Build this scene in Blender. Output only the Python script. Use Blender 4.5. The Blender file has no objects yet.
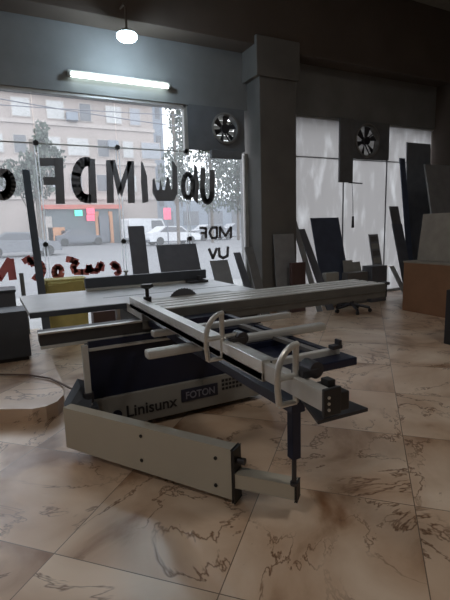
import bpy, bmesh, math, random
from mathutils import Vector, Matrix, Euler
random.seed(7)
R = math.radians
C = bpy.context.scene.collection
SC = bpy.context.scene

# ------------------------------------------------------------------ camera
F, H = 433.0, 1.45
PITCH = math.atan((300 - 228) / F); AZ = math.atan(855 / F); ROLL = -0.03
fw = Vector((math.cos(AZ), math.sin(AZ), 0)); rt = Vector((math.sin(AZ), -math.cos(AZ), 0)); UP = Vector((0, 0, 1))
f3 = fw * math.cos(PITCH) - UP * math.sin(PITCH); u3 = UP * math.cos(PITCH) + fw * math.sin(PITCH)
cr, sr = math.cos(ROLL), math.sin(ROLL)
cx = rt * cr + u3 * sr
cy = -rt * sr + u3 * cr
# ray(x,y): image point -> direction in the room's frame (X along shopfront, Y towards it)
def ray(x, y):
    a = (x - 225) / F; b = (300 - y) / F
    return f3 + rt * (a * cr - b * sr) + u3 * (a * sr + b * cr)
def at(x, y, Y): r = ray(x, y); return r * (Y / r.y) + Vector((0, 0, H))
def atz(x, y, z): r = ray(x, y); return r * ((z - H) / r.z) + Vector((0, 0, H))
cam_d = bpy.data.cameras.new('camera'); cam = bpy.data.objects.new('camera', cam_d); C.objects.link(cam)
m = Matrix((cx, cy, -f3)).transposed().to_4x4(); m.translation = (0, 0, H); cam.matrix_world = m
cam_d.sensor_fit = 'VERTICAL'; cam_d.sensor_height = 36; cam_d.lens = 36 * F / 600; cam_d.clip_start = .02; cam_d.clip_end = 500
SC.camera = cam

# ------------------------------------------------------------------ world / light / exposure
SC.view_settings.view_transform = 'Standard'; SC.view_settings.look = 'None'
SC.view_settings.gamma = 1; SC.view_settings.use_curve_mapping = False
SC.view_settings.exposure = 0.32
SKY = 2.8
FILL_LIGHT = 38
w = bpy.data.worlds.new('sky'); SC.world = w; w.use_nodes = True
bg = w.node_tree.nodes['Background']; bg.inputs[0].default_value = (.90, .94, 1, 1); bg.inputs[1].default_value = SKY
def portal(x0, x1, z0, z1, Y):
    l = bpy.data.lights.new('window_portal', 'AREA'); l.shape = 'RECTANGLE'; l.size = x1 - x0; l.size_y = z1 - z0
    l.cycles.is_portal = True
    o = bpy.data.objects.new('window_portal', l); C.objects.link(o); o.location = ((x0 + x1) / 2, Y, (z0 + z1) / 2)
    o.rotation_euler = (R(-90), 0, 0)
portal(-5, 8.5, 0, 3.45, 6.8)

# ------------------------------------------------------------------ materials
M = {}
def nodes(name):
    m = bpy.data.materials.new(name); m.use_nodes = True; nt = m.node_tree
    return m, nt, nt.nodes['Principled BSDF']
def mat(name, col, rough=.5, metal=0, var=.12, scale=6, bump=0, emit=None, es=1, spec=.5):
    m, nt, b = nodes(name)
    b.inputs['Roughness'].default_value = rough; b.inputs['Metallic'].default_value = metal
    b.inputs['Specular IOR Level'].default_value = spec
    tc = nt.nodes.new('ShaderNodeTexCoord'); n = nt.nodes.new('ShaderNodeTexNoise'); n.inputs['Scale'].default_value = scale
    n.inputs['Detail'].default_value = 5
    nt.links.new(tc.outputs['Object'], n.inputs['Vector'])
    r = nt.nodes.new('ShaderNodeValToRGB'); r.color_ramp.elements[0].position = .3; r.color_ramp.elements[1].position = .7
    r.color_ramp.elements[0].color = [c * (1 - var) for c in col] + [1]; r.color_ramp.elements[1].color = [min(1, c * (1 + var)) for c in col] + [1]
    nt.links.new(n.outputs['Fac'], r.inputs[0]); nt.links.new(r.outputs[0], b.inputs['Base Color'])
    if bump:
        bp = nt.nodes.new('ShaderNodeBump'); bp.inputs['Strength'].default_value = bump; nt.links.new(n.outputs['Fac'], bp.inputs['Height']); nt.links.new(bp.outputs[0], b.inputs['Normal'])
    if emit:
        b.inputs['Emission Color'].default_value = list(emit) + [1]; b.inputs['Emission Strength'].default_value = es
    M[name] = m; return m
mat('wall', (.215, .222, .228), .85, scale=2, bump=.05)
mat('column_paint', (.15, .145, .14), .8, scale=2)
mat('beam_paint', (.11, .088, .075), .85, scale=1.5)
mat('ceiling_paint', (.30, .28, .24), .9)
mat('inner_wall', (.42, .40, .37), .9, scale=1)
mat('alu', (.62, .62, .60), .38, .75, .05, 20)
mat('alu_matt', (.50, .50, .49), .5, .3, .05, 20)
mat('carriage_metal', (.62, .62, .61), .38, .2, .05, 30)
mat('table_metal', (.55, .56, .58), .35, .45, .08, 5)
mat('navy', (.007, .011, .034), .42, .1, .15, 4)
mat('navy_dark', (.008, .010, .03), .5)
mat('cream', (.52, .49, .42), .5, 0, .04, 3)
mat('band', (.24, .235, .22), .55, 0, .05, 3)
mat('black', (.015, .015, .018), .45)
mat('steel_dark', (.06, .06, .07), .4, .6)
mat('blade', (.12, .12, .13), .35, .8)
mat('fence_dark', (.07, .08, .10), .5, .2)
mat('sheet_grey', (.27, .28, .30), .6); mat('sheet_dark', (.13, .135, .16), .55); mat('sheet_navy', (.085, .105, .165), .5); mat('sheet_slate', (.22, .245, .29), .55)
mat('skirt_metal', (.13, .13, .125), .5, .3); mat('beam_dark', (.05, .05, .055), .45, .3)
mat('sheet_mid', (.17, .165, .165), .6); mat('sheet_light', (.42, .42, .40), .6); mat('sheet_beige', (.34, .30, .26), .6)
mat('sheet_white', (.6, .6, .6), .6)
mat('cardboard', (.30, .155, .085), .75, scale=3)
mat('redbrown', (.10, .06, .06), .6); mat('yellow', (.62, .54, .20), .7, bump=.3)
mat('glass_edge', (.72, .74, .75), .4); mat('frame_alu', (.45, .45, .44), .45, .5)
mat('vinyl', (.17, .17, .185), .6); mat('vinyl_red', (.70, .20, .21), .6)
mat('asphalt', (.145, .145, .15), .9, scale=3); mat('pavement', (.23, .23, .225), .9)
mat('bld', (.34, .295, .27), .9, scale=.4); mat('bld_band', (.38, .34, .315), .9); mat('bld_glass', (.12, .125, .135), .3)
mat('bld_curtain', (.42, .42, .41), .8); mat('bld_grey', (.22, .245, .28), .9)
mat('shop_glass', (.10, .12, .13), .3); mat('awning', (.45, .13, .10), .7); mat('orange', (.5, .24, .12), .7)
mat('car_white', (.6, .61, .63), .3); mat('car_silver', (.24, .25, .27), .3, .4); mat('car_dark', (.12, .13, .15), .3); mat('tyre', (.02, .02, .02), .8)
mat('leaf', (.075, .095, .075), .8, var=.4); mat('bark', (.12, .10, .08), .9)
mat('tube_glow', (.9, .95, .9), .5, emit=(.86, 1, .93), es=5)
mat('lamp_glow', (.9, .95, 1), .5, emit=(.62, .86, 1), es=20)
mat('green_glow', (.1, .8, .5), .5, emit=(.05, .75, .42), es=.9); mat('red_glow', (.8, .1, .15), .5, emit=(.85, .08, .16), es=.9)
mat('cord', (.13, .08, .06), .6); mat('badge_blue', (.01, .013, .035), .4); mat('badge_text', (.22, .22, .28), .5)
mat('fan_grey', (.28, .28, .28), .5, .4)

def floor_mat():
    m, nt, b = nodes('marble_tiles'); b.inputs['Specular IOR Level'].default_value = 1.0; N = nt.nodes.new; L = nt.links.new
    tc = N('ShaderNodeTexCoord')
    mp = N('ShaderNodeMapping'); mp.inputs['Rotation'].default_value[2] = R(-45); mp.inputs['Location'].default_value = (.17, .27, 0); L(tc.outputs['Object'], mp.inputs[0])
    br = N('ShaderNodeTexBrick'); br.offset = 0; br.inputs['Scale'].default_value = 1
    br.inputs['Brick Width'].default_value = .8; br.inputs['Row Height'].default_value = .8; br.inputs['Mortar Size'].default_value = .0025
    br.inputs['Color1'].default_value = (0, 0, 0, 1); br.inputs['Color2'].default_value = (1, 1, 1, 1); br.inputs['Mortar'].default_value = (.5, .5, .5, 1)
    L(mp.outputs[0], br.inputs['Vector'])
    # offset the veining per tile
    add = N('ShaderNodeVectorMath'); add.operation = 'MULTIPLY_ADD'; add.inputs[1].default_value = (7, 5, 3)
    L(br.outputs['Color'], add.inputs[0]); L(tc.outputs['Object'], add.inputs[2])
    n1 = N('ShaderNodeTexNoise'); n1.inputs['Scale'].default_value = 1.3; n1.inputs['Detail'].default_value = 8; n1.inputs['Distortion'].default_value = .6; L(add.outputs[0], n1.inputs['Vector'])
    r1 = N('ShaderNodeValToRGB'); e = r1.color_ramp.elements
    e[0].position = .34; e[0].color = (.26, .12, .05, 1); e[1].position = .66; e[1].color = (.84, .68, .54, 1)
    x = e.new(.45); x.color = (.62, .44, .31, 1)
    L(n1.outputs['Fac'], r1.inputs[0])
    # veins: ridges of distorted noise
    n2 = N('ShaderNodeTexNoise'); n2.inputs['Scale'].default_value = 1.25; n2.inputs['Detail'].default_value = 6; n2.inputs['Roughness'].default_value = .62; n2.inputs['Distortion'].default_value = .7; L(add.outputs[0], n2.inputs['Vector'])
    s = N('ShaderNodeMath'); s.operation = 'SUBTRACT'; s.inputs[1].default_value = .5; L(n2.outputs['Fac'], s.inputs[0])
    a = N('ShaderNodeMath'); a.operation = 'ABSOLUTE'; L(s.outputs[0], a.inputs[0])
    r2 = N('ShaderNodeValToRGB'); e = r2.color_ramp.elements; e[0].position = 0; e[0].color = (1, 1, 1, 1); e[1].position = .011; e[1].color = (0, 0, 0, 1); L(a.outputs[0], r2.inputs[0])
    n3 = N('ShaderNodeTexNoise'); n3.inputs['Scale'].default_value = 2; L(tc.outputs['Object'], n3.inputs['Vector'])
    r3 = N('ShaderNodeValToRGB'); r3.color_ramp.elements[0].position = .38; r3.color_ramp.elements[1].position = .52; L(n3.outputs['Fac'], r3.inputs[0])
    mu = N('ShaderNodeMath'); mu.operation = 'MULTIPLY'; L(r2.outputs[0], mu.inputs[0]); L(r3.outputs[0], mu.inputs[1])
    mx = N('ShaderNodeMixRGB'); mx.inputs[2].default_value = (.20, .10, .05, 1); L(mu.outputs[0], mx.inputs[0]); L(r1.outputs[0], mx.inputs[1])
    mx2 = N('ShaderNodeMixRGB'); mx2.inputs[2].default_value = (.2, .14, .1, 1); L(br.outputs['Fac'], mx2.inputs[0]); L(mx.outputs[0], mx2.inputs[1])
    L(mx2.outputs[0], b.inputs['Base Color'])
    n4 = N('ShaderNodeTexNoise'); n4.inputs['Scale'].default_value = 5; n4.inputs['Detail'].default_value = 4; L(tc.outputs['Object'], n4.inputs['Vector'])
    mr = N('ShaderNodeMapRange'); mr.inputs['To Min'].default_value = .2; mr.inputs['To Max'].default_value = .5; L(n4.outputs['Fac'], mr.inputs['Value']); L(mr.outputs[0], b.inputs['Roughness'])
    M['floor'] = m
floor_mat()
def glass_mat():
    m = bpy.data.materials.new('dusty_glass'); m.use_nodes = True; nt = m.node_tree; nt.nodes.clear(); N = nt.nodes.new; L = nt.links.new
    o = N('ShaderNodeOutputMaterial'); t = N('ShaderNodeBsdfTransparent'); t.inputs[0].default_value = (.93, .94, .95, 1)
    d = N('ShaderNodeBsdfTranslucent'); d.inputs[0].default_value = (.8, .82, .85, 1)
    g = N('ShaderNodeBsdfGlossy'); g.inputs['Roughness'].default_value = .03
    x1 = N('ShaderNodeMixShader'); x1.inputs[0].default_value = .11; L(t.outputs[0], x1.inputs[1]); L(d.outputs[0], x1.inputs[2])
    fr = N('ShaderNodeFresnel'); fr.inputs[0].default_value = 1.35
    x2 = N('ShaderNodeMixShader'); L(fr.outputs[0], x2.inputs[0]); L(x1.outputs[0], x2.inputs[1]); L(g.outputs[0], x2.inputs[2])
    L(x2.outputs[0], o.inputs[0]); M['glass'] = m
    m = bpy.data.materials.new('frosted_glass'); m.use_nodes = True; nt = m.node_tree; nt.nodes.clear(); N = nt.nodes.new; L = nt.links.new
    o = N('ShaderNodeOutputMaterial'); d = N('ShaderNodeBsdfTranslucent'); f = N('ShaderNodeBsdfDiffuse'); f.inputs[0].default_value = (.6, .6, .6, 1)
    tc = N('ShaderNodeTexCoord'); mp = N('ShaderNodeMapping'); mp.inputs['Scale'].default_value = (3, 1, .9); mp.inputs['Rotation'].default_value = (0, R(20), 0); n = N('ShaderNodeTexNoise'); n.inputs['Scale'].default_value = 2.2; n.inputs['Detail'].default_value = 5
    L(tc.outputs['Object'], mp.inputs[0]); L(mp.outputs[0], n.inputs['Vector'])
    r = N('ShaderNodeValToRGB'); r.color_ramp.elements[0].position = .5; r.color_ramp.elements[0].color = (.52, .51, .505, 1); r.color_ramp.elements[1].position = .75; r.color_ramp.elements[1].color = (.70, .70, .70, 1)  # streaks put faint white reflections into the pane colour
    L(n.outputs['Fac'], r.inputs[0]); L(r.outputs[0], d.inputs[0])
    x = N('ShaderNodeMixShader'); x.inputs[0].default_value = .1; L(d.outputs[0], x.inputs[1]); L(f.outputs[0], x.inputs[2]); L(x.outputs[0], o.inputs[0]); M['frosted'] = m
glass_mat()
def edge_mat():
    m = bpy.data.materials.new('edge_frost'); m.use_nodes = True; nt = m.node_tree; nt.nodes.clear(); N = nt.nodes.new
    o = N('ShaderNodeOutputMaterial'); d = N('ShaderNodeBsdfTranslucent'); d.inputs[0].default_value = (.85, .87, .88, 1); nt.links.new(d.outputs[0], o.inputs[0]); M['edge_frost'] = m
edge_mat()

# ------------------------------------------------------------------ mesh helpers
class MB:
    def __init__(s): s.b = bmesh.new()
    def box(s, x0, x1, y0, y1, z0, z1, bev=0):
        g = bmesh.ops.create_cube(s.b, size=1)
        sx, sy, sz = x1 - x0, y1 - y0, z1 - z0
        for v in g['verts']: v.co = Vector(((v.co.x + .5) * sx + x0, (v.co.y + .5) * sy + y0, (v.co.z + .5) * sz + z0))
        if bev:
            es = list({e for v in g['verts'] for e in v.link_edges})
            bmesh.ops.bevel(s.b, geom=es, offset=bev, segments=2, affect='EDGES', profile=.6)
        return s
    def obox(s, c, ax, ay, az, hx, hy, hz, bev=0):   # oriented box
        g = bmesh.ops.create_cube(s.b, size=2)
        for v in g['verts']: v.co = Vector(c) + ax * v.co.x * hx + ay * v.co.y * hy + az * v.co.z * hz
        if bev:
            es = list({e for v in g['verts'] for e in v.link_edges})
            bmesh.ops.bevel(s.b, geom=es, offset=bev, segments=2, affect='EDGES')
        return s
    def cyl(s, p, q, r, r2=None, n=16):
        p, q = Vector(p), Vector(q); d = q - p
        g = bmesh.ops.create_cone(s.b, cap_ends=True, segments=n, radius1=r, radius2=r if r2 is None else r2, depth=d.length)
        rot = d.to_track_quat('Z', 'Y').to_matrix().to_4x4(); rot.translation = (p + q) / 2
        for v in g['verts']: v.co = rot @ v.co
        return s
    def tube(s, pts, r, n=10):
        pts = [Vector(p) for p in pts]; rings = []
        for i, p in enumerate(pts):
            d = (pts[min(i + 1, len(pts) - 1)] - pts[max(i - 1, 0)]).normalized()
            a = d.orthogonal().normalized() if i == 0 else (rings[-1][1] - d * rings[-1][1].dot(d)).normalized()
            b = d.cross(a)
            rings.append(([s.b.verts.new(p + (a * math.cos(k * 2 * math.pi / n) + b * math.sin(k * 2 * math.pi / n)) * r) for k in range(n)], a))
        for i in range(len(rings) - 1):
            A, B = rings[i][0], rings[i + 1][0]
            for k in range(n): s.b.faces.new((A[k], A[(k + 1) % n], B[(k + 1) % n], B[k]))
        s.b.faces.new(rings[0][0][::-1]); s.b.faces.new(rings[-1][0]); return s
    def prism(s, pts, off):   # polygon (3d points) extruded by off
        off = Vector(off); A = [s.b.verts.new(Vector(p)) for p in pts]; B = [s.b.verts.new(Vector(p) + off) for p in pts]; n = len(pts)
        s.b.faces.new(A); s.b.faces.new(B[::-1])
        for i in range(n): s.b.faces.new((A[i], B[i], B[(i + 1) % n], A[(i + 1) % n]))
        return s
    def sphere(s, c, r, sc=(1, 1, 1), sub=2):
        g = bmesh.ops.create_icosphere(s.b, subdivisions=sub, radius=r)
        for v in g['verts']: v.co = Vector((v.co.x * sc[0], v.co.y * sc[1], v.co.z * sc[2])) + Vector(c)
        return s
    def build(s, name, m, parent=None, smooth=False, org=None):
        bmesh.ops.recalc_face_normals(s.b, faces=s.b.faces)
        me = bpy.data.meshes.new(name)
        o = bpy.data.objects.new(name, me); C.objects.link(o)
        wl = Vector((0, 0, 0))
        if parent is not None:
            o.parent = parent; wl = ORG.get(parent.name, Vector((0, 0, 0)))
            ORG[o.name] = wl
        elif org is not None:
            wl = Vector(org); o.location = wl; ORG[o.name] = wl
        for v in s.b.verts: v.co -= wl
        s.b.to_mesh(me); s.b.free(); me.materials.append(M[m] if isinstance(m, str) else m)
        if smooth:
            for p in me.polygons: p.use_smooth = True
            try: me.set_sharp_from_angle(angle=R(35))
            except Exception: pass
        return o
ORG = {}
def tag(o, label, cat, group=None, kind=None):
    o['label'] = label; o['category'] = cat
    if group: o['group'] = group
    if kind: o['kind'] = kind
    return o
def thing(name, label, cat, loc, group=None):
    o = bpy.data.objects.new(name, None); C.objects.link(o); o.location = loc; o.empty_display_size = .1; ORG[o.name] = Vector(loc)
    return tag(o, label, cat, group)
def struct(o, label=None):
    o['kind'] = 'structure'
    if label: o['label'] = label
    return o

# ------------------------------------------------------------------ room shell
FY = 6.6           # inside face of the shopfront
CEIL = 5.5; XL, XR, YB = -5.0, 8.5, -4.0
struct(MB().box(XL, XR, YB, FY + .12, -.1, 0).build('floor', 'floor'), 'beige marble tile floor with brown veins')
# raised platform with rounded corner
pl = [(XL + .01, 3.62), (-1.2, 3.62), (-.5, 3.63), (-.15, 3.63), (0, 3.55), (.08, 3.50), (.18, 3.50), (.27, 3.56), (.33, 3.68), (.36, 3.9), (.36, FY - .02), (XL + .01, FY - .02)]
struct(MB().prism([(x, y, 0) for x, y in pl], (0, 0, .12)).build('platform', 'floor'), 'raised marble platform step with rounded corner')
struct(MB().box(XL, XR, YB, FY + .3, CEIL, CEIL + .1).build('ceiling', 'ceiling_paint'))
struct(MB().box(XR, XR + .1, YB, FY + .3, -.1, CEIL).build('wall_right', 'beam_paint'))
struct(MB().box(XL - .1, XL, YB, FY + .3, -.1, CEIL).build('wall_left', 'inner_wall'))
struct(MB().box(XL - .1, XR + .1, YB - .1, YB, -.1, CEIL).build('wall_back', 'inner_wall'))
struct(MB().box(XL, 4.2, FY, FY + .3, 3.36, CEIL).box(4.2, XR, FY, FY + .3, 3.40, CEIL).build('wall_front', 'wall'), 'grey wall strip above the shop windows')
struct(MB().box(XL, XR, 6.2, FY, 4.24, CEIL, .01).build('beam_front', 'beam_paint'), 'deep brown painted beam above the shopfront')
cb = MB().box(3.86, 4.57, 6.2, FY + .3, 0, 4.24, .012)
struct(cb.build('column', 'column_paint'), 'dark square column between clear and frosted windows')
struct(MB().box(3.78, 4.60, 6.14, FY, 3.78, 4.36, .012).build('trim_1', 'column_paint'), 'boxed bracket at the head of the column')
struct(MB().box(4.6, XR, 6.17, 6.21, 4.2, 4.27).build('trim_2', 'beam_paint'))
# window frames and panes
def pane(name, x0, x1, z0, z1, m, parent): return MB().box(x0, x1, FY + .055, FY + .067, z0, z1).build(name, m, parent)
# window_1 clear shopfront
wf = MB()
wf.box(XL, 3.86, FY + .02, FY + .1, 0, .05).box(XL, 2.77, FY + .02, FY + .1, 3.32, 3.36)
wf.box(3.80, 3.86, FY + .02, FY + .1, 0, 2.68).box(2.73, 2.79, FY + .02, FY + .1, 2.62, 3.36)
w1 = struct(wf.build('window_1', 'frame_alu'), 'clear frameless glass shopfront left of the column')
xs = [.55 - 1.11 * k for k in range(5, 0, -1)] + [.55, 1.66, 2.75, 3.80]
for i in range(len(xs) - 1):
    a, b = xs[i] + .006, xs[i + 1] - .006
    pane('glass_pane', a, b, .05, 2.66, 'glass', w1)
    if b < 2.8: pane('glass_pane', a, b, 2.675, 3.32, 'glass', w1)
for x in xs[:-1]:
    e = MB().box(x - .028, x - .014, FY + .05, FY + .054, .05, 2.66).box(x + .014, x + .028, FY + .05, FY + .054, .05, 2.66)
    e.build('glass_edge_strip', 'edge_frost', w1)
    for z in (1.295, 2.668):
        MB().cyl((x, FY + .02, z), (x, FY + .09, z), .035, n=20).build('patch_fitting', 'black', w1, True)
MB().box(XL, 2.75, FY + .045, FY + .075, 2.66, 2.674).build('transom_strip', 'sheet_light', w1)
# window_2 frosted
wf = MB().box(4.57, XR, FY + .02, FY + .1, 0, .05).box(4.57, XR, FY + .02, FY + .1, 3.37, 3.42)
w2 = struct(wf.build('window_2', 'frame_alu'), 'frosted white shop window right of the column')
x2 = [4.58, 6.02, 7.17, 8.48]
for i in range(3):
    a, b = x2[i] + .006, x2[i + 1] - .006
    pane('frosted_pane', a, b, .05, 2.68, 'frosted', w2); pane('frosted_pane', a, b, 2.70, 3.37, 'frosted', w2)
for x in x2[1:3]: MB().box(x - .012, x + .012, FY + .05, FY + .075, .05, 3.37).build('glass_joint', 'sheet_dark', w2)
MB().box(4.58, 8.48, FY + .045, FY + .075, 2.683, 2.697).build('transom_strip', 'sheet_grey', w2)

# extractor fans in grey panels
def fan(label, px0, px1, pz0, pz1, cx_, cz, r, extra=None):
    t = thing('exhaust_fan', label, 'fan', (cx_, FY, pz0), 'exhaust fans over the windows')
    p = MB(); y0, y1 = FY - .04, FY + .02
    n = 40; k = r * 1.02
    # panel with a round hole: ring of quads out to the rectangle
    inner, outer = [], []
    for i in range(n):
        a = 2 * math.pi * (i + .5) / n; c, s_ = math.cos(a), math.sin(a)
        inner.append((cx_ + k * c, cz + k * s_))
        tx = ((px1 - cx_) if c > 0 else (px0 - cx_)) / c if abs(c) > 1e-6 else 1e9
        tz = ((pz1 - cz) if s_ > 0 else (pz0 - cz)) / s_ if abs(s_) > 1e-6 else 1e9
        q = min(tx, tz); outer.append((cx_ + q * c, cz + q * s_))
    corners = [(px1, pz1), (px0, pz1), (px0, pz0), (px1, pz0)]
    for y in (y0, y1):
        vi = [p.b.verts.new((x, y, z)) for x, z in inner]; vo = [p.b.verts.new((x, y, z)) for x, z in outer]
        for i in range(n):
            j = (i + 1) % n; A, B = outer[i], outer[j]
            cor = None
            if abs(A[0] - B[0]) > 1e-5 and abs(A[1] - B[1]) > 1e-5:
                cor = min(corners, key=lambda c_: (c_[0] - A[0]) ** 2 + (c_[1] - A[1]) ** 2 + (c_[0] - B[0]) ** 2 + (c_[1] - B[1]) ** 2)
            if cor: p.b.faces.new((vi[i], vo[i], p.b.verts.new((cor[0], y, cor[1])), vo[j], vi[j]))
            else: p.b.faces.new((vi[i], vo[i], vo[j], vi[j]))
    if extra: p.box(*extra)
    p.build('panel', 'wall_panel', t)
    rg = MB(); prof = [(k, -.07), (k - .03, -.075), (k - .035, .06), (k, .06)]
    for i in range(n):
        pass
    vs = [[rg.b.verts.new((cx_ + a * math.cos(2 * math.pi * i / n), FY + b, cz + a * math.sin(2 * math.pi * i / n))) for a, b in prof] for i in range(n)]
    for i in range(n):
        for j in range(4): rg.b.faces.new((vs[i][j], vs[(i + 1) % n][j], vs[(i + 1) % n][(j + 1) % 4], vs[i][(j + 1) % 4]))
    rg.build('ring', 'fan_grey', t, True)
    for q in range(6):
        a0 = q * math.pi / 3 + .3; b = MB()
        def P(rr, aa, yy): return (cx_ + rr * math.cos(aa), FY + yy, cz + rr * math.sin(aa))
        b.prism([P(.06, a0 - .25, .0), P(r * .88, a0 - .22, -.01), P(r * .9, a0 + .0, .01), P(r * .86, a0 + .22, .03), P(.06, a0 + .3, .03)], (0, .004, 0))
        b.build('blade', 'steel_dark', t)
    MB().cyl((cx_, FY - .05, cz), (cx_, FY + .05, cz), .075, .06, 20).build('motor_hub', 'steel_dark', t, True)
    for a0 in (.0, math.pi / 2):
        g = MB(); c, s_ = math.cos(a0 + .6), math.sin(a0 + .6)
        g.tube([(cx_ - k * c, FY + .05, cz - k * s_), (cx_ + k * c, FY + .05, cz + k * s_)], .012, 6); g.build('bracket', 'steel_dark', t)
    lv = MB()
    for i in range(6):
        z = cz - k * .8 + i * k * .32; hw = math.sqrt(max(0, k * k - (z - cz) ** 2)) - .01
        lv.obox((cx_, FY + .10, z), Vector((1, 0, 0)), Vector((0, .8, -.6)), Vector((0, .6, .8)), hw, .045, .003)
    lv.build('dimming_slats', 'sheet_light', t)  # slats added behind the blades to dim the bright opening
    return t
mat('wall_panel', (.16, .17, .19), .8)
f1 = fan('round extractor fan in the grey panel left of the column', 2.79, 3.78, 2.69, 3.36, 3.42, 3.04, .24, None)
MB().box(3.14, 3.70, FY - .08, FY + .0, 2.57, 2.70, .01).build('lower_box', 'wall_panel', f1)
f2 = fan('round extractor fan in the dark panel between frosted windows', 5.98, 7.12, 2.70, 3.40, 6.52, 3.04, .31, None)
tag(MB().box(5.80, 6.13, FY - .09, FY - .045, 2.24, 3.40, .006).build('duct_board', 'wall_panel', org=(5.96, FY - .06, 2.24)), 'narrow dark vertical board beside the right fan', 'board')
cw = thing('pull_cord', 'thin black pull cord hanging below the dark duct board', 'cord', (6.14, FY - .1, 1.4))
MB().tube([(6.10, FY - .1, 2.23), (6.12, FY - .11, 1.9), (6.13, FY - .11, 1.58)], .006, 6).build('string', 'black', cw)
MB().cyl((6.13, FY - .11, 1.60), (6.13, FY - .11, 1.38), .02, .028, 10).build('weight', 'black', cw)
MB().tube([(6.02, FY - .1, 2.235), (6.36, FY - .1, 2.225)], .012, 6).build('peg', 'black', cw)

# lamps
t = thing('tube_light', 'long white fluorescent tube light above the clear window', 'light', (1.6, FY, 3.5))
a = at(68, 72.5, FY - .08); b = at(170, 87.5, FY - .08)
zc = (a.z + b.z) / 2
MB().box(a.x, b.x, FY - .05, FY, zc + .01, zc + .07, .008).build('housing', 'sheet_light', t)
MB().cyl((a.x + .03, FY - .08, zc), (b.x - .03, FY - .08, zc), .034, n=14).build('tube', 'tube_glow', t, True)
for x in (a.x, b.x - .04): MB().box(x, x + .04, FY - .11, FY - .03, zc - .03, zc + .04, .008).build('end_socket', 'sheet_light', t)
lp = at(127, 37, 5.95)
t = thing('downlight', 'bright round bluish white lamp on an added short arm below the beam', 'light', (lp.x, 6.2, 4.36))
MB().tube([(lp.x, 6.2, 4.36), (lp.x, 6.02, 4.34), (lp.x, 5.95, 4.27), (lp.x, 5.95, lp.z + .03)], .014, 8).build('arm', 'beam_paint', t, True)  # arm added to hold the lamp off the wall, easing its hot spot
MB().cyl((lp.x, 5.95, lp.z + .03), (lp.x, 5.95, lp.z + .07), .13, .09, 28).build('housing', 'sheet_light', t)
MB().sphere((lp.x, 5.95, lp.z), .13, (1, 1, .45), 3).build('bulb', 'lamp_glow', t, True)
l = bpy.data.lights.new('lamp', 'POINT'); l.energy = 22; l.color = (.70, .87, 1); l.shadow_soft_size = .06
lo = bpy.data.objects.new('lamp', l); C.objects.link(lo); lo.parent = t; lo.location = (0, 5.95 - 6.2, lp.z - .14 - 4.36)
# unseen fill lights added on the ceiling to brighten sides facing the camera
for i, (x, y) in enumerate(((-2.6, .3), (3.2, -.2))):
    tt = thing('added_fill_light', 'added square fill light on the ceiling out of view, ' + ('left one' if i == 0 else 'right one'), 'light', (x, y, CEIL))
    MB().box(x - .4, x + .4, y - .4, y + .4, CEIL - .06, CEIL, .01).build('housing', 'sheet_light', tt)
    l = bpy.data.lights.new('lamp', 'AREA'); l.size = .75; l.energy = FILL_LIGHT; l.color = (1, .93, .84)
    lo = bpy.data.objects.new('lamp', l); C.objects.link(lo); lo.parent = tt; lo.location = (0, 0, -.08)

# ------------------------------------------------------------------ lettering on the clear glass (seen from inside, mirrored)
LY = FY + .045
def stroke(mb, pts, wd):
    P = [at(x, y, LY) for x, y in pts]
    for i in range(len(P) - 1):
        d = P[i + 1] - P[i]; L_ = d.length
        if L_ < 1e-5: continue
        d.normalize(); n = Vector((-d.z, 0, d.x)); hw = wd / 2
        a, b = P[i] - d * (hw * .35 if i else 0), P[i + 1] + d * (hw * .35 if i < len(P) - 2 else 0)
        mb.prism([a + n * hw, b + n * hw, b - n * hw, a - n * hw], (0, .004, 0))
def poly(mb, pts): mb.prism([at(x, y, LY) for x, y in pts], (0, .004, 0))
def letter(fn, m='vinyl'):
    mb = MB(); fn(mb); mb.build('letter', m, w1)
def arc(cx_, cy_, rx, ry, a0, a1, n=10): return [(cx_ + rx * math.cos(R(a0 + (a1 - a0) * i / n)), cy_ + ry * math.sin(R(a0 + (a1 - a0) * i / n))) for i in range(n + 1)]
letter(lambda b: (poly(b, [(54, 158), (63, 158), (65, 204), (56, 204)]), poly(b, [(39, 158), (55, 158), (55, 166), (40, 166)]), poly(b, [(43, 177), (56, 177), (56, 185), (44, 185)])))
letter(lambda b: (poly(b, [(88, 158), (95, 159), (97, 203), (89, 203)]), stroke(b, [(90, 162)] + arc(86, 180, 10, 18.5, 270, 90) + [(91, 199)], .13)))
letter(lambda b: (poly(b, [(106, 160), (113, 160), (114, 203), (107, 203)]), poly(b, [(127, 161), (134, 161), (135, 203), (128, 203)]), poly(b, [(110, 160), (115, 160), (122, 188), (118, 196)]), poly(b, [(128, 161), (132, 161), (122, 197), (118, 190)])))
letter(lambda b: poly(b, [(141, 161), (143, 163), (147, 176), (148.5, 202), (142.5, 203), (141, 182)]))
letter(lambda b: (poly(b, [(152.5, 180), (154.5, 178), (157, 190), (159, 190), (160.5, 179), (162.5, 190), (165, 190), (167, 176), (169, 178), (171, 190), (172.5, 188), (172, 160), (177, 167), (177.5, 193), (174, 201), (157, 201), (152.5, 193)]),))
letter(lambda b: stroke(b, arc(188, 186, 5, 12, 0, 360, 14), .075))
letter(lambda b: poly(b, [(194, 164), (197, 167), (199, 185), (198, 204), (193, 199)]))
letter(lambda b: stroke(b, [(203, 168), (202.5, 190)] + arc(207.5, 193, 4.5, 9, 180, 0, 8) + [(212.5, 170)], .09))
letter(lambda b: stroke(b, [(-8, 172)] + arc(2, 184, 9, 12, -60, 80, 8) + [(-8, 196)], .12))
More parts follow.
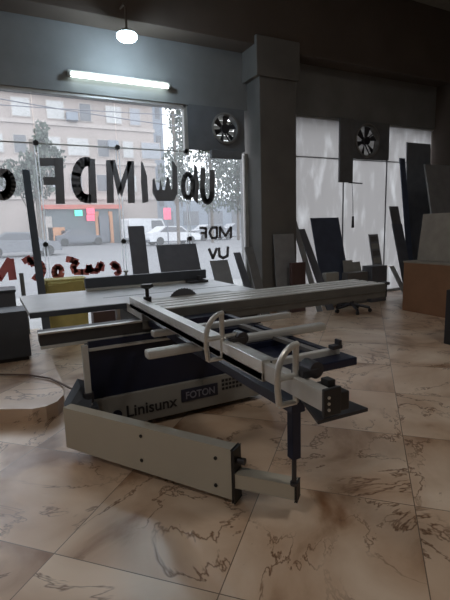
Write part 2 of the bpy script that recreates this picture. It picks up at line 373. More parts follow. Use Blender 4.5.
# small MDF / UV
for s, x0, x1, yt, yb in (('M', 220, 231, 227, 238), ('D', 209.5, 217, 227.5, 238), ('F', 199.5, 206, 228, 238)):
    def fn(b, s=s, x0=x0, x1=x1, yt=yt, yb=yb):
        wd = .045
        if s == 'M': stroke(b, [(x0, yb), (x0, yt), ((x0 + x1) / 2, yb - 2), (x1, yt), (x1, yb)], wd)
        if s == 'D': stroke(b, [(x1, yb), (x1, yt), (x0 + 2.5, yt), (x0, (yt + yb) / 2), (x0 + 2.5, yb), (x1, yb)], wd)
        if s == 'F': stroke(b, [(x1, yb), (x1, yt), (x0, yt)], wd); stroke(b, [(x1, (yt + yb) / 2), (x0 + 1, (yt + yb) / 2)], wd)
    letter(fn)
letter(lambda b: stroke(b, [(219, 247.5), (219.5, 256), (223, 258), (227.5, 256), (228, 246.5)], .05))
letter(lambda b: stroke(b, [(209, 248.5), (213, 258.5), (217, 248)], .05))
# red row
letter(lambda b: stroke(b, [(-2, 280), (10, 260), (13, 280)], .10), 'vinyl_red')
letter(lambda b: stroke(b, [(-8, 262), (-2, 280)], .10), 'vinyl_red')
letter(lambda b: stroke(b, [(23, 262), (30, 258), (31, 264)] + arc(37, 270, 6, 8, -120, 100, 8) + [(33, 276)], .085), 'vinyl_red')
letter(lambda b: stroke(b, arc(58, 272, 3.8, 5.5, 0, 360, 10), .08), 'vinyl_red')
letter(lambda b: stroke(b, [(66, 259), (72, 260), (77, 262), (73, 267), (75, 272), (82, 272), (88, 272), (89, 266), (91, 271), (97, 271), (100, 264), (102, 265), (101, 271)], .09), 'vinyl_red')
letter(lambda b: stroke(b, [(111, 266), (114, 263), (118, 266), (115, 268), (112, 266)], .08) or stroke(b, [(118, 266), (119.5, 272), (115, 275)], .08), 'vinyl_red')

# ------------------------------------------------------------------ outside
struct(MB().box(-40, 60, FY + .12, 11, -.3, -.02).build('pavement', 'pavement'), 'pale pavement outside the shop')
g = MB(); g.prism([(-60, 11, -.1), (90, 11, -.1), (90, 90, 1.45), (-60, 90, 1.45)], (0, 0, -.2)); struct(g.build('ground', 'asphalt'), 'wide pale grey road outside')
def gz(y): return -.1 + (y - 11) * 1.55 / 79
BY = 40.0
bz = gz(BY)
bt = thing('apartment_building', 'long pinkish beige apartment block across the road', 'building', (0, BY, bz))
roof = 12.6
MB().box(-34, 13.4, BY, BY + 12, bz, roof).build('wall', 'bld', bt)
MB().box(-34.2, 13.6, BY - .35, BY + 12, roof, roof + .35).build('roof_parapet', 'bld_band', bt)
for z in (4.4, 7.4, 10.4): MB().box(-34, 13.5, BY - .12, BY, z - .15, z + .15).build('floor_band', 'bld_band', bt)
k = 0
for z0 in (5.0, 7.95, 10.8):
    x = -7.5
    while x < 12.8:
        wd = random.choice((.9, 1.3, 1.7)); k += 1
        fr = MB().box(x - .08, x + wd + .08, BY - .06, BY, z0 - .08, z0 + 1.45).build('window', 'bld_band', bt)
        MB().box(x, x + wd, BY - .09, BY - .05, z0, z0 + 1.37).build('pane', random.choice(('bld_glass', 'bld_curtain', 'bld_curtain', 'car_silver')), fr)
        x += wd + random.choice((.6, .8, 1.3))
for (px, py) in ((72, 117), (113, 145)):
    q = at(px, py, BY - .3); MB().box(q.x - .45, q.x + .45, BY - .6, BY, q.z - .3, q.z + .35, .03).build('air_conditioner', 'bld_grey', bt)
# shop at street level of that building
sh = thing('corner_shop', 'street shop with red awning and lit signs across the road', 'shop', (6, BY - 1.2, bz))
p0 = at(45, 205, BY - 1.2); p1 = at(116, 208, BY - 1.2); zt = p0.z
MB().box(p0.x, p1.x + .2, BY - 1.2, BY - .01, bz, zt - .35).build('front', 'shop_glass', sh)
MB().box(p0.x - .2, p1.x + .4, BY - 1.6, BY - .01, zt - .35, zt).build('awning', 'awning', sh)
for px, mm, wd, h0, h1 in ((97.5, 'orange', .35, 0, 3), (111, 'orange', .35, 0, 3), (104, 'car_dark', 1.0, .1, 2.6), (56, 'orange', 1.3, 0, 1.6), (72, 'sheet_dark', 1.8, 0, 1.3), (49, 'bld_band', .5, 0, 2.6)):
    q = at(px, 225, BY - 1.25); MB().box(q.x - wd / 2, q.x + wd / 2, BY - 1.3, BY - 1.19, bz + h0, bz + h1 * .9).build('shopfront_panel', mm, sh)
q = at(78, 213.5, BY - 1.4); MB().box(q.x - .3, q.x + .3, BY - 1.75, BY - 1.6, q.z - .22, q.z + .26, .03).build('green_sign', 'green_glow', sh)
for py in (211.5, 218):
    q = at(90, py, BY - 1.4); MB().box(q.x - .32, q.x + .32, BY - 1.75, BY - 1.6, q.z - .25, q.z + .25, .03).build('red_sign', 'red_glow', sh)
# grey tower beyond
tw = thing('tower_block', 'narrow blue grey building rising past the beige block', 'building', (15.5, 46, gz(46)))
p0 = at(152, 110, 46).x; p1 = at(162, 110, 46).x
MB().box(p0, p1, 46, 52, gz(46), 20).build('wall', 'bld_grey', tw)
for z in range(4, 19, 3): MB().box(p0 + .3, p1 - .3, 45.95, 46.02, z, z + 1.3).build('window', 'bld_glass', tw)
lb = thing('low_building', 'long low pale building behind the parked cars', 'building', (28, 60, gz(60)))
MB().box(18.6, 60, 60, 70, gz(60), 5.6).build('wall', 'bld_grey', lb)
for i in range(9): MB().box(20 + i * 4, 22.4 + i * 4, 59.93, 60.02, 2, 4).build('window', 'bld_glass', lb)

def tree(label, x, y, crown, trunk_r, n, seed, group='trees across the road'):
    rnd = random.Random(seed); z0 = gz(y) if y > 11 else 0
    t = thing('tree', label, 'tree', (x, y, z0), group)
    tr = MB(); zc = crown[0][2]
    tr.tube([(x, y, z0), (x + .05, y, z0 + (zc - z0) * .5), (x, y, zc)], trunk_r, 8)
    for c in crown:
        tr.tube([(x, y, z0 + (zc - z0) * .55), ((x + c[0]) / 2, (y + c[1]) / 2, (z0 + c[2]) / 2 + .6), (c[0], c[1], c[2])], trunk_r * .35, 6)
    tr.build('trunk', 'bark', t, True)
    f = MB()
    for c in crown:
        for i in range(n):
            u = Vector((rnd.gauss(0, 1), rnd.gauss(0, 1), rnd.gauss(0, 1))).normalized() * (rnd.random() ** .45)
            p = Vector((c[0] + u.x * c[3], c[1] + u.y * c[3] * .8, c[2] + u.z * c[4]))
            e = Euler((rnd.random() * 6, rnd.random() * 6, rnd.random() * 6)).to_matrix(); s = rnd.uniform(.07, .17)
            vs = [f.b.verts.new(p + e @ Vector(q) * s) for q in ((-1, -.5, 0), (1, -.6, .2), (.9, .6, 0), (-1, .5, .2))]
            f.b.faces.new(vs)
    f.build('foliage', 'leaf', t)
Yt = 28
c = [at(42, 140, Yt), at(33, 165, Yt), at(52, 160, Yt), at(12, 178, Yt), at(25, 182, Yt), at(40, 180, Yt)]
tree('tree with loose pointed grey green crown before the beige block', at(40, 230, Yt).x, Yt, [(p.x, p.y, p.z, r_, h_) for p, r_, h_ in zip(c, (.5, .8, .8, .9, 1.0, 1.1), (1.1, 1.0, 1.0, 1.0, 1.1, 1.2))], .14, 230, 1)
for j, (px, yy, pts) in enumerate(((178, 30, ((180, 112), (184, 135), (178, 160), (172, 180), (186, 185))), (212, 32, ((205, 150), (215, 175), (222, 160), (200, 185), (212, 198))), (238, 34, ((236, 165), (242, 180), (232, 198), (228, 178), (245, 200))))):
    cc = [at(a_, b_, yy) for a_, b_ in pts]
    tree(('tall thin tree left of the others right of the tower', 'middle dark tree behind the parked cars', 'dark tree nearest the column edge')[j], at(px, 225, yy).x, yy, [(p.x, p.y, p.z, 1.15, 1.35) for p in cc], .13, 230 if j == 0 else 270, 10 + j)
# overhead cables
for j, (a_, b_, s_) in enumerate((((-5, 86), (190, 118), .35), ((-5, 101), (190, 113), .12))):
    p, q = at(*a_, 14 + 2 * j), at(*b_, 14 + 2 * j)
    d = (q - p).normalized(); p = p - d * 6; q = q + d * 6
    pts = [p.lerp(q, i / 16) - Vector((0, 0, s_ * 4 * (i / 16) * (1 - i / 16))) for i in range(17)]
    tag(MB().tube(pts, .016, 5).build('overhead_cable', 'sheet_dark', org=(0, 14, 5)), ('sagging upper cable crossing the beige block', 'straighter lower cable crossing the beige block')[j], 'cable', 'overhead cables')

def car(name, label, x, y, rz, m, L_=4.2, hgt=1.45, van=False, group='cars on the road'):
    z = gz(y); t = thing(name, label, 'car' if not van else 'van', (0, 0, 0), group)
    hw = .82
    if van: prof = [(-2.2, .3), (2.2, .3), (2.25, .9), (1.9, 1.15), (1.45, 2.0), (-2.1, 2.05), (-2.2, 1.9)]
    else: prof = [(-2.1, .3), (2.1, .3), (2.15, .62), (2.0, .8), (1.15, .9), (.55, 1.38), (-.85, 1.42), (-1.5, 1.0), (-2.1, .92), (-2.15, .6)]
    prof = [(a_ * L_ / 4.2, b_ * hgt / 1.45) for a_, b_ in prof]
    MB().prism([(a_, -hw, b_) for a_, b_ in prof], (0, 2 * hw, 0)).build('body', m, t)
    if van: gl = [(.2, 1.15), (1.75, 1.15), (1.35, 1.85), (.2, 1.85)]
    else: gl = [(-1.3, .98), (1.0, .93), (.5, 1.3), (-.8, 1.34)]
    gl = [(a_ * L_ / 4.2, b_ * hgt / 1.45) for a_, b_ in gl]
    MB().prism([(a_, -hw - .01, b_) for a_, b_ in gl], (0, 2 * hw + .02, 0)).build('window', 'bld_glass', t)
    for sx in (-1.3, 1.3):
        for sy in (-1, 1): MB().cyl((sx, sy * (hw - .2), .31), (sx, sy * (hw + .01), .31), .31, n=18).build('wheel', 'tyre', t)
    MB().box(-2.2 * L_ / 4.2, 2.2 * L_ / 4.2, -hw + .02, hw - .02, .28, .45, .02).build('bumper', 'car_dark', t)
    t.location = (x, y, z); t.rotation_euler = (0, 0, rz); return t
p = at(171, 232, 32); car('car', 'white saloon car parked beyond the glass, left of the darker ones', p.x, 32, .1, 'car_white')
p = at(212, 232, 36); car('car', 'silver car parked beside the small window lettering', p.x, 36, .1, 'car_silver')
p = at(238, 232, 42); car('car', 'dark car partly hidden at the edge of the column', p.x, 42, .1, 'car_dark')
p = at(80, 238, 37); car('car', 'dark car in front of the red awning shop', p.x, 37, 0, 'car_dark', 3.6, 1.3)
p = at(22, 248, 27); car('car', 'pale car crossing left of the leaning slat', p.x, 27, 0, 'car_silver', 3.9, 1.4)
p = at(139, 232, 39); car('van', 'white van parked behind the upright dark sheet', p.x, 37, .2, 'car_white', 3.6, 1.45, True)
tl = thing('banner_post', 'post with a small red lit sign beside the parked cars', 'sign', (at(167, 214, 30).x, 30, gz(30)))
q = at(167, 213, 30); MB().cyl((q.x, 30, gz(30)), (q.x, 30, q.z + .5), .05, n=8).build('post', 'sheet_dark', tl)
MB().box(q.x - .26, q.x + .26, 29.9, 30.0, q.z - .45, q.z + .35, .02).build('sign_panel', 'red_glow', tl)

# ------------------------------------------------------------------ boards leaning on the shopfront
def sheet(label, x0, x1, ztop, ybot, ytop, m, th=.018, z0=0.0, group='offcut boards leaning on the shopfront', name='board', cat='board', skew=0):
    """board standing on the floor at ybot and leaning back to ytop"""
    d = Vector((0, ytop - ybot, ztop - z0)); n = Vector((0, -d.z, d.y)).normalized(); dn = d.normalized()
    bz = max(0, -n.z) * th
    A = [Vector((x0, ybot, z0)), Vector((x1, ybot, z0)), Vector((x1 + skew, ytop, ztop)), Vector((x0 + skew, ytop, ztop))]
    b = MB(); b.prism(A, (0, -th, 0))
    return tag(b.build(name, m, org=((x0 + x1) / 2, ybot, z0)), label, cat, group)
YT = 6.585
sheet('navy blue board leaning on the frosted window', 5.16, 5.83, 1.585, 6.15, YT, 'sheet_navy', .02)
sheet('upright dark grey board against the clear glass', 1.72, 1.97, 1.52, 6.30, YT, 'sheet_dark', .02)
sheet('wide dark board leaning behind the saw table', 2.09, 2.74, 1.22, 5.9, 6.4, 'sheet_dark', .025)
sheet('long thin black slat leaning at the left of the window', .34, .43, 2.30, 5.55, YT, 'fence_dark', .04, .12)
sheet('short narrow grey strip left of the black slat', .17, .225, .92, 6.3, YT, 'sheet_mid', .02, .12)
sheet('dark strip beside the small window lettering', 3.42, 3.54, 1.04, 5.75, 6.4, 'sheet_dark', .03)
sheet('mid grey board leaning at the right end of the rip fence', 3.02, 3.34, .93, 6.0, 6.4, 'sheet_grey', .02, skew=-.04)
sheet('brownish board leaning on the left side of the column', 3.64, 3.80, 1.12, 5.9, 6.42, 'sheet_mid', .03)
sheet('grey board standing flat against the column front', 4.05, 4.46, 1.32, 6.04, 6.15, 'sheet_grey', .02)
sheet('tall thin strip crossing the corner of the column', 4.66, 4.76, 1.74, 5.75, YT, 'sheet_grey', .03)
sheet('dark strip between the column strip and the navy board', 4.87, 5.02, 1.39, 5.75, YT, 'sheet_dark', .03)
sample = sheet('tall narrow board marked with sample squares', 6.63, 6.88, 1.235, 6.3, YT, 'sheet_grey', .02)
sheet('pale grey offcut below the navy board right corner', 5.62, 5.84, .785, 6.10, 6.2, 'sheet_light', .02)
sheet('small pale offcut between navy board and sample board', 6.09, 6.32, .71, 6.28, 6.5, 'sheet_light', .02)
sheet('medium grey board behind the other boards near the box', 7.19, 7.44, 1.79, 6.1, YT, 'sheet_mid', .02)
sheet('dark grey board just left of the brown box', 7.08, 7.36, 1.43, 6.0, 6.4, 'sheet_dark', .02)
sheet('thin dark blue edge board left of the tallest board', 7.44, 7.59, 2.76, 6.2, YT, 'sheet_navy', .02)
sheet('tallest blue grey board in the right corner', 7.60, 8.32, 3.08, 6.42, YT, 'sheet_slate', .02, skew=.03)
sheet('low white strip leaning left of the brown box', 6.94, 7.06, .59, 5.9, 6.3, 'sheet_white', .02)
# sample squares
for i in range(5):
    f0 = .42 + i * .115; f1_ = f0 + .085
    d_ = Vector((0, YT - 6.3, 1.235)); p0 = Vector((6.66, 6.3 - .021, 0)) + d_ * f0; p1 = Vector((6.66, 6.3 - .021, 0)) + d_ * f1_
    MB().prism([p0, p0 + Vector((.19, 0, 0)), p1 + Vector((.19, 0, 0)), p1], (0, -.004, 0)).build('sample_square', ('sheet_mid', 'sheet_light')[i % 2], sample)
# board leaning on right behind the box, and the board on it
sh3 = MB().prism([(7.0, 5.1, 0), (8.2, 5.1, 0), (8.3, 5.7, 2.50), (6.98 + .1, 5.7, 2.50)], (0, -.03, 0)).build('board', 'sheet_grey', org=(7.6, 5.1, 0))
tag(sh3, 'wide mid grey board standing behind the brown box', 'board', 'offcut boards leaning on the shopfront')
sb = MB(); sb.prism([(6.12, 4.97, .83), (6.12, 3.9, .83), (6.22, 3.95, 1.58), (6.22, 4.97, 1.58)], (.02, 0, 0))
# thing resting on the box
o = sb.build('board', 'sheet_beige', org=(6.2, 4.4, .83)); tag(o, 'beige grey board resting on top of the brown box', 'board')
bx = thing('storage_box', 'large plain brown box with open pale rim near the right edge', 'box', (6.3, 4.3, 0))
MB().box(5.88, 6.95, 3.55, 5.03, 0.0, .80, .006).build('body', 'cardboard', bx)
MB().box(5.87, 6.96, 3.54, 5.04, .80, .825, .004).build('top_edge', 'sheet_beige', bx)
q = at(447, 305, 3.3)
dk = MB().box(q.x, q.x + .5, 3.2, 3.32, 0, at(447, 290, 3.3).z, .01).build('side_cabinet', 'black', org=(q.x, 3.2, 0)); tag(dk, 'dark cabinet edge cut off by the right side of the frame', 'cabinet')

# left dark cabinets
lc = thing('cabinet', 'low dark grey cabinet at the left edge of the frame', 'cabinet', (-.3, 5.0, .12))
MB().box(-.95, .165, 4.95, 5.35, .16, .655, .006).build('body', 'fence_dark', lc); MB().box(-.93, .14, 4.97, 5.33, .12, .16).build('plinth', 'black', lc)
lc2 = thing('cabinet', 'dark cabinet standing behind the low left cabinet', 'cabinet', (-.3, 5.6, .12))
a = at(15, 292, 5.6); MB().box(-.95, a.x, 5.6, 6.0, .12, a.z, .006).build('body', 'sheet_dark', lc2); MB().box(-.96, a.x + .01, 5.58, 6.01, a.z, a.z + .03, .004).build('top', 'fence_dark', lc2)
# yellow sack
yb = thing('yellow_sack', 'yellow plastic sack on the floor behind the table', 'sack', (.66, 6.2, .0))
s = MB(); s.box(.44, .94, 5.98, 6.32, .12, .82, .05)
bmesh.ops.subdivide_edges(s.b, edges=s.b.edges[:], cuts=2, use_grid_fill=True)
for v in s.b.verts: v.co += Vector((random.uniform(-.012, .012), random.uniform(-.015, .015), random.uniform(-.01, .02))) + Vector(((v.co.x - .69) * .12 * (v.co.z - .1), 0, 0))
for v in s.b.verts: v.co.z = max(v.co.z, .005 if v.co.x > .36 else .12)
for v in s.b.verts:
    if v.co.z < .2: v.co.z -= .115
s.build('bag', 'yellow', yb, True)
MB().box(.45, .97, 6.0, 6.3, .815, .85, .012).build('folded_rim', 'yellow', yb)
# small things near the facade
tag(MB().box(1.05, 1.36, 6.2, 6.4, 0, .33, .005).build('red_brown_box', 'redbrown', org=(1.2, 6.3, 0)), 'dark red brown box seen beneath the saw table', 'box')
tag(MB().box(1.40, 1.62, 6.25, 6.4, 0, .36, .005).build('tan_box', 'sheet_beige', org=(1.5, 6.3, 0)), 'small tan box beside the red brown one', 'box')
rb = at(290, 263, 5.95); re_ = at(304, 279, 5.95)
tag(MB().box(rb.x, re_.x, 5.90, 5.97, 0, rb.z, .01).build('maroon_box', 'redbrown', org=(rb.x, 6, 0)), 'dark maroon box at the foot of the column', 'box')
gb = at(323, 273, 6.04); ge = at(337, 272, 6.04)
tag(MB().box(max(gb.x, 5.05), ge.x, 5.98, 6.10, 0, gb.z, .02).build('grey_carton', 'sheet_light', org=(gb.x, 5.9, 0)), 'pale grey carton in front of the navy board', 'box')
d1 = at(352, 275, 5.9); d2 = at(385, 275, 5.9)
tag(MB().box(at(366, 268, 6.0).x, d2.x, 5.85, 6.1, 0, at(366, 266, 6.0).z, .008).build('dark_crate', 'sheet_dark', org=(d2.x, 6, 0)), 'dark grey crate in front of the sample board', 'crate')
tag(MB().box(d1.x - .10, at(364, 268, 6.0).x, 5.9, 6.05, 0, at(352, 272, 6.0).z, .008).build('grey_bundle', 'sheet_mid', org=(d1.x, 6, 0)), 'low grey stack of offcuts left of the dark crate', 'offcuts')

# stool under the far end of the sliding table
st = thing('stool', 'swivel stool whose star base shows under the sliding table', 'stool', (5.13, 5.5, 0))
sx, sy = 5.13, 5.42
MB().cyl((sx, sy, .10), (sx, sy, .42), .035).build('column', 'steel_dark', st, True)
for i in range(5):
    a0 = i * 2 * math.pi / 5 + .5; ex, ey = sx + .29 * math.cos(a0), sy + .29 * math.sin(a0)
    lg = MB().tube([(sx, sy, .13), (ex, ey, .075)], .022, 8).build('leg', 'steel_dark', st, True)
    MB().cyl((ex - .02 * math.sin(a0), ey + .02 * math.cos(a0), .032), (ex + .02 * math.sin(a0), ey - .02 * math.cos(a0), .032), .032, n=12).build('caster', 'black', lg, True)
MB().cyl((sx, sy, .42), (sx, sy, .48), .17, .16, 28).build('seat', 'black', st, True)

# ------------------------------------------------------------------ the sliding table panel saw
saw = thing('panel_saw', 'large navy and white sliding table panel saw in the middle of the shop', 'saw', (1.2, 3.2, 0))
def part(name, mb, m, parent=None, smooth=False): return mb.build(name, m, parent or saw, smooth)
T = .87
# cabinet
part('cabinet', MB().box(.46, 1.86, 3.02, 3.20, .27, .70, .006).box(.98, 1.84, 3.20, 4.25, .06, .70).box(1.0, 1.8, 3.5, 4.35, .70, .835), 'navy')
pl_ = part('plinth_panel', MB().box(.43, 1.88, 2.985, 3.02, .05, .285, .004).box(.43, .46, 3.0, 3.2, .05, .285).box(1.85, 1.88, 3.0, 3.2, .05, .285), 'band')
part('base', MB().box(.48, 1.83, 3.04, 3.2, .03, .27).box(1.0, 1.82, 3.2, 4.2, .03, .07), 'navy_dark')
for x, ys__ in ((.55, (3.12,)), (1.75, (3.12, 4.12)), (1.05, (4.12,))):
    for y in ys__: part('levelling_foot', MB().cyl((x, y, 0), (x, y, .035), .045, .03), 'black', smooth=True)
# vents
v = MB()
for i in range(6):
    for j in range(3):
        x = 1.46 + i * .032; z = .165 + j * .034; v.box(x, x + .02, 2.978, 2.986, z, z + .02)
part('vent_slots', v, 'black', pl_)
bd = part('badge', MB().box(1.11, 1.42, 2.976, 2.986, .135, .235, .002), 'badge_blue', pl_)
def text(s, parent, m, x0, x1, z0, h, y, name='lettering'):
    cu = bpy.data.curves.new('t', 'FONT'); cu.body = s; cu.extrude = .002; cu.offset = .012
    to = bpy.data.objects.new('t', cu); C.objects.link(to); bpy.context.view_layer.update()
    me = bpy.data.meshes.new_from_object(to.evaluated_get(bpy.context.evaluated_depsgraph_get())); bpy.data.objects.remove(to)
    xs_ = [v_.co.x for v_ in me.vertices]; ys_ = [v_.co.y for v_ in me.vertices]
    kx = (x1 - x0) / (max(xs_) - min(xs_)); kz = h / max(ys_); mn = min(xs_); wl = ORG[parent.name]
    for v_ in me.vertices: v_.co = Vector((x0 + (v_.co.x - mn) * kx, y - v_.co.z, z0 + v_.co.y * kz)) - wl
    me.name = name; me.materials.clear(); me.materials.append(M[m]); o = bpy.data.objects.new(name, me); C.objects.link(o); o.parent = parent; return o
text('Linisunx', pl_, 'black', .685, 1.075, .115, .085, 2.982)
text('FOTON', bd, 'badge_text', 1.145, 1.39, .158, .055, 2.973)
lg = MB(); lg.cyl((.615, 2.978, .15), (.615, 2.986, .15), .035, n=20).box(.575, .665, 2.978, 2.986, .10, .118); part('logo', lg, 'badge_blue', pl_)
# left corner post + pivot
part('pivot_post', MB().box(.405, .445, 2.93, 2.97, .0, .70, .004), 'alu_matt')
part('pivot_bracket', MB().box(.36, .48, 2.90, 3.0, .22, .28, .01).prism([(.26, 2.84, .30), (.42, 2.84, .30), (.46, 3.0, .36), (.38, 3.0, .40)], (0, .1, .03)), 'fence_dark')
part('pivot_collar', MB().cyl((.425, 2.95, .30), (.425, 2.95, .37), .035), 'steel_dark', smooth=True)
# fixed beam
bm_ = MB().box(.16, 1.86, 3.07, 3.24, .705, .785, .004).box(1.86, 2.6, 3.12, 3.3, .745, .79)
part('guide_beam', bm_, 'beam_dark')
part('guide_rail', MB().box(.155, 1.86, 3.055, 3.10, .785, .797, .002), 'alu')
part('lower_rail', MB().box(.16, 1.86, 3.045, 3.075, .688, .705, .002), 'alu_matt')
part('second_rail', MB().box(.46, 1.86, 2.99, 3.02, .640, .658, .002), 'alu_matt')
# main table
mt = MB()
mt.prism([(.13, 3.49, .835), (2.1, 3.49, .835), (2.1, 4.52, .835), (.11, 4.50, .835), (.10, 4.46, .835)], (0, 0, .035))
mt_o = part('table_top', mt, 'table_metal')
part('table_edge_shade', MB().box(.13, .92, 3.478, 3.49, .825, .866, .002), 'fence_dark', mt_o)  # dark strip paints the shade on the table's front face
part('table_apron', MB().box(.98, 2.05, 3.52, 4.45, .80, .835), 'fence_dark')
part('table_slot', MB().box(.75, 2.09, 3.86, 3.875, T, T + .0015), 'fence_dark', mt_o)
part('blade_insert', MB().box(1.0, 1.85, 3.51, 3.58, T, T + .002), 'alu_matt', mt_o)
bl = MB(); n = 72; cxb, czb, yb_ = 1.385, .785, 3.545
bl.prism([(cxb + (.155 if i % 2 else .149) * math.cos(2 * math.pi * i / n), yb_, czb + (.155 if i % 2 else .149) * math.sin(2 * math.pi * i / n)) for i in range(n)], (0, .004, 0))
part('blade', bl, 'blade')
# rip fence
rf = part('rip_fence', MB().box(.70, 2.02, 4.44, 4.50, .895, .995, .004), 'fence_dark')
part('fence_rail', MB().box(.70, 1.9, 4.40, 4.46, .872, .893, .003), 'alu', rf)
part('fence_guide', MB().box(1.75, 1.98, 4.30, 4.56, .872, .895, .004).cyl((1.9, 4.36, .88), (1.9, 4.36, .94), .03), 'steel_dark', rf)
part('fence_knob', MB().cyl((1.12, 4.47, .995), (1.12, 4.47, 1.03), .012).cyl((1.12, 4.47, 1.03), (1.12, 4.47, 1.045), .025), 'sheet_light', rf)
# sliding carriage with grooves on top
ca = MB(); X0, X1 = .86, 3.31
ca.box(X0, X1, 3.05, 3.48, .80, .858, .003)
prof = [(3.05, 3.125), (3.155, 3.25), (3.285, 3.36), (3.395, 3.48)]
for y0, y1 in prof: ca.box(X0, X1, y0, y1, .856, T, .002)
car_o = part('sliding_carriage', ca, 'carriage_metal')
part('carriage_skirt', MB().box(X0, X1, 3.035, 3.06, .735, .862, .003).box(X0, X1, 3.028, 3.04, .79, .80), 'skirt_metal', car_o)
part('end_cap', MB().box(X1, X1 + .012, 3.03, 3.48, .735, T, .003), 'black', car_o)
part('end_handle', MB().box(X1 + .01, X1 + .13, 3.10, 3.17, .835, .865, .008), 'black', car_o)
# outrigger frame
zf = .80
og = MB()
og.box(.90, .96, 1.25, 3.03, .755, zf, .004).box(1.46, 1.50, 1.62, 3.03, .77, zf, .004)
for y in (2.50, 2.10): og.box(.96, 1.48, y - .05, y + .05, .745, zf, .003)
og.box(.93, 1.50, 2.90, 3.03, .735, zf, .003)
of = part('outrigger_frame', og, 'navy')
part('outrigger_shelf', MB().box(.97, 1.47, 1.66, 2.44, .75, .765), 'navy', of)
part('support_bar', MB().box(.77, 1.79, 2.50, 2.56, .80, .838, .008), 'alu_matt', of)
part('support_bar', MB().box(.60, 1.75, 2.065, 2.135, .80, .845, .014), 'alu_matt', of)
part('diagonal_strut', MB().prism([(1.34, 2.45, .80), (1.38, 2.45, .80), (1.40, 1.66, .80), (1.36, 1.66, .80)], (0, 0, .02)), 'sheet_mid', of)
sl = part('end_bar', MB().box(1.0, 1.50, 1.54, 1.66, .765, .805, .006), 'navy', of)
part('end_bar_rail', MB().box(.98, 1.47, 1.63, 1.665, .80, .835, .005), 'carriage_metal', sl)
part('stop_hook', MB().box(1.40, 1.46, 1.60, 1.64, .84, .86, .004).box(1.44, 1.455, 1.60, 1.64, .85, .885, .004), 'steel_dark', sl)
# crosscut fence
cf = part('crosscut_fence', MB().box(.83, .868, 1.345, 3.27, .868, .95, .003).box(.874, .90, 1.345, 3.27, .868, .945, .003).box(.83, .90, 1.345, 3.27, .868, .90), 'alu')
part('fence_slot', MB().box(.866, .876, 1.345, 3.26, .90, .942), 'black', cf)
part('fence_extension', MB().box(.838, .866, 1.0, 1.345, .874, .940, .003).box(.866, .895, 1.0, 1.345, .874, .93), 'alu_matt', cf)
ec = part('extension_end_cap', MB().box(.832, .90, .988, 1.002, .862, .952, .004).box(.896, .945, 1.0, 1.12, .862, .925, .006).box(.90, .93, 1.05, 1.09, .925, .95, .004), 'black', cf)
for z in (.885, .905, .925): part('end_bolt', MB().cyl((.848, .984, z), (.848, .99, z), .005, n=10), 'alu', ec)
kn = part('clamp_knob', MB().cyl((.93, 3.12, .95), (.93, 3.12, 1.02), .014).cyl((.93, 3.12, 1.02), (.93, 3.12, 1.035), .022, .05, 20).cyl((.93, 3.12, 1.035), (.93, 3.12, 1.055), .05, .045, 20).cyl((.93, 3.12, .90), (.93, 3.12, .96), .03), 'black', cf, True)
def flip(y, xr, xl, zb, ztop):
    f = MB(); r_ = .0115
    pts = [(xl + .006, y, zb), (xl, y, zb + .06)] + [(xr + .004 - (xr + .004 - xl) * math.cos(t_ * math.pi / 2 / 7), y, zb + .10 + (ztop - zb - .10) * math.sin(t_ * math.pi / 2 / 7)) for t_ in range(8)]
    f.tube(pts, r_, 10)
    f.tube([(xr - .004, y, ztop - .006), (xr - .004, y, zb)], r_, 10)
    f.tube([(xl + .006, y, zb), (xr - .004, y, zb)], r_ * .9, 8)
    f.tube([(xl, y, zb + .095), (xr + .07, y, zb + .098)], r_, 8)
    o = f.build('flip_stop', 'alu', cf, True)
    c = MB().cyl((.925, y - .03, .955), (.925, y + .03, .955), .03, n=20).box(.862, .935, y - .035, y + .035, .935, .962, .004)
    c.build('stop_clamp', 'steel_dark', cf, True)
flip(1.69, .84, .757, .872, 1.078); flip(1.17, .862, .782, .845, 1.052)
# tray plate at the end
P = [atz(x, y, .83) for x, y in ((301, 398), (318, 421), (368, 408), (338, 396))]
tr = part('end_plate', MB().prism([(p_.x, p_.y, .83) for p_ in P], (0, 0, -.012)), 'steel_dark')
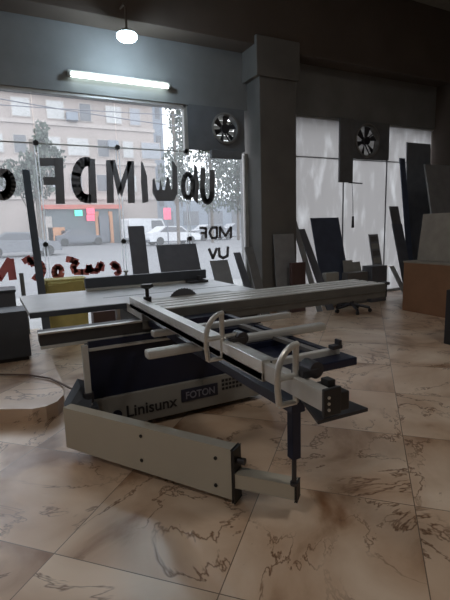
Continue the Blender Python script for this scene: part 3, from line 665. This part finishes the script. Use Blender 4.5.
# support post and swing arm
px, py = 1.165, 1.605
part('support_post', MB().box(px - .024, px + .024, py - .024, py + .024, .335, .745, .004), 'navy')
part('post_screw', MB().cyl((px, py, .19), (px, py, .34), .012).cyl((px, py, .19), (px, py, .205), .02), 'steel_dark', smooth=True)
A = Vector((.245, 2.85, 0)); B = Vector((.95, 1.85, 0)); d = (B - A).normalized(); nn = Vector((d.y, -d.x, 0)); 
if nn.dot(Vector((0, 0, 0)) - A) < 0: nn = -nn      # towards the operator
L_ = (B - A).length
arm = part('swing_arm', MB().prism([A + Vector((0, 0, .06)), B + Vector((0, 0, .032)), B + Vector((0, 0, .318)), A + Vector((0, 0, .336))], -nn * .07), 'cream')
for s_, z in ((.515, .271), (.511, .118), (.92, .25), (.917, .093)):
    # bolts
    c_ = A + d * (L_ * s_); zz = z
    part('bolt', MB().cyl(c_ + Vector((0, 0, zz)) - nn * .002, c_ + Vector((0, 0, zz)) + nn * .006, .010, n=12), 'black', arm, True)
part('arm_end_plate', MB().obox(B + Vector((0, 0, .172)) - nn * .03 + d * .008, d, nn, UP, .007, .042, .148, .003), 'black', arm)
Q = Vector((1.165, 1.605, 0)); d2 = (Q - B).normalized(); n2 = Vector((d2.y, -d2.x, 0))
mid = (B + Q) / 2
ia = part('inner_arm', MB().obox(mid - nn * .03 + Vector((0, 0, .150)), d2, n2, UP, (Q - B).length / 2 , .035, .04, .003), 'cream', arm)
part('inner_arm_cap', MB().obox(Q - nn * .03 + Vector((0, 0, .145)) + d2 * .006, d2, n2, UP, .006, .037, .046, .002), 'black', ia)
part('arm_roller', MB().cyl(B + Vector((0, 0, .25)) + d * .02 - nn * .03, B + Vector((0, 0, .25)) + d * .06 - nn * .03, .018), 'steel_dark', arm, True)
# cord on the platform
pts = [(-1.2, 4.7, .135), (-.6, 4.62, .135), (-.14, 4.52, .135), (.1, 4.36, .135), (.27, 4.14, .135), (.34, 3.95, .135), (.39, 3.7, .16), (.415, 3.35, .25), (.42, 3.0, .33)]
tag(MB().tube(pts, .009, 8).build('power_cord', 'cord', org=(-.14, 4.5, .12)), 'thin brown cord curving across the raised platform to the saw', 'cord')
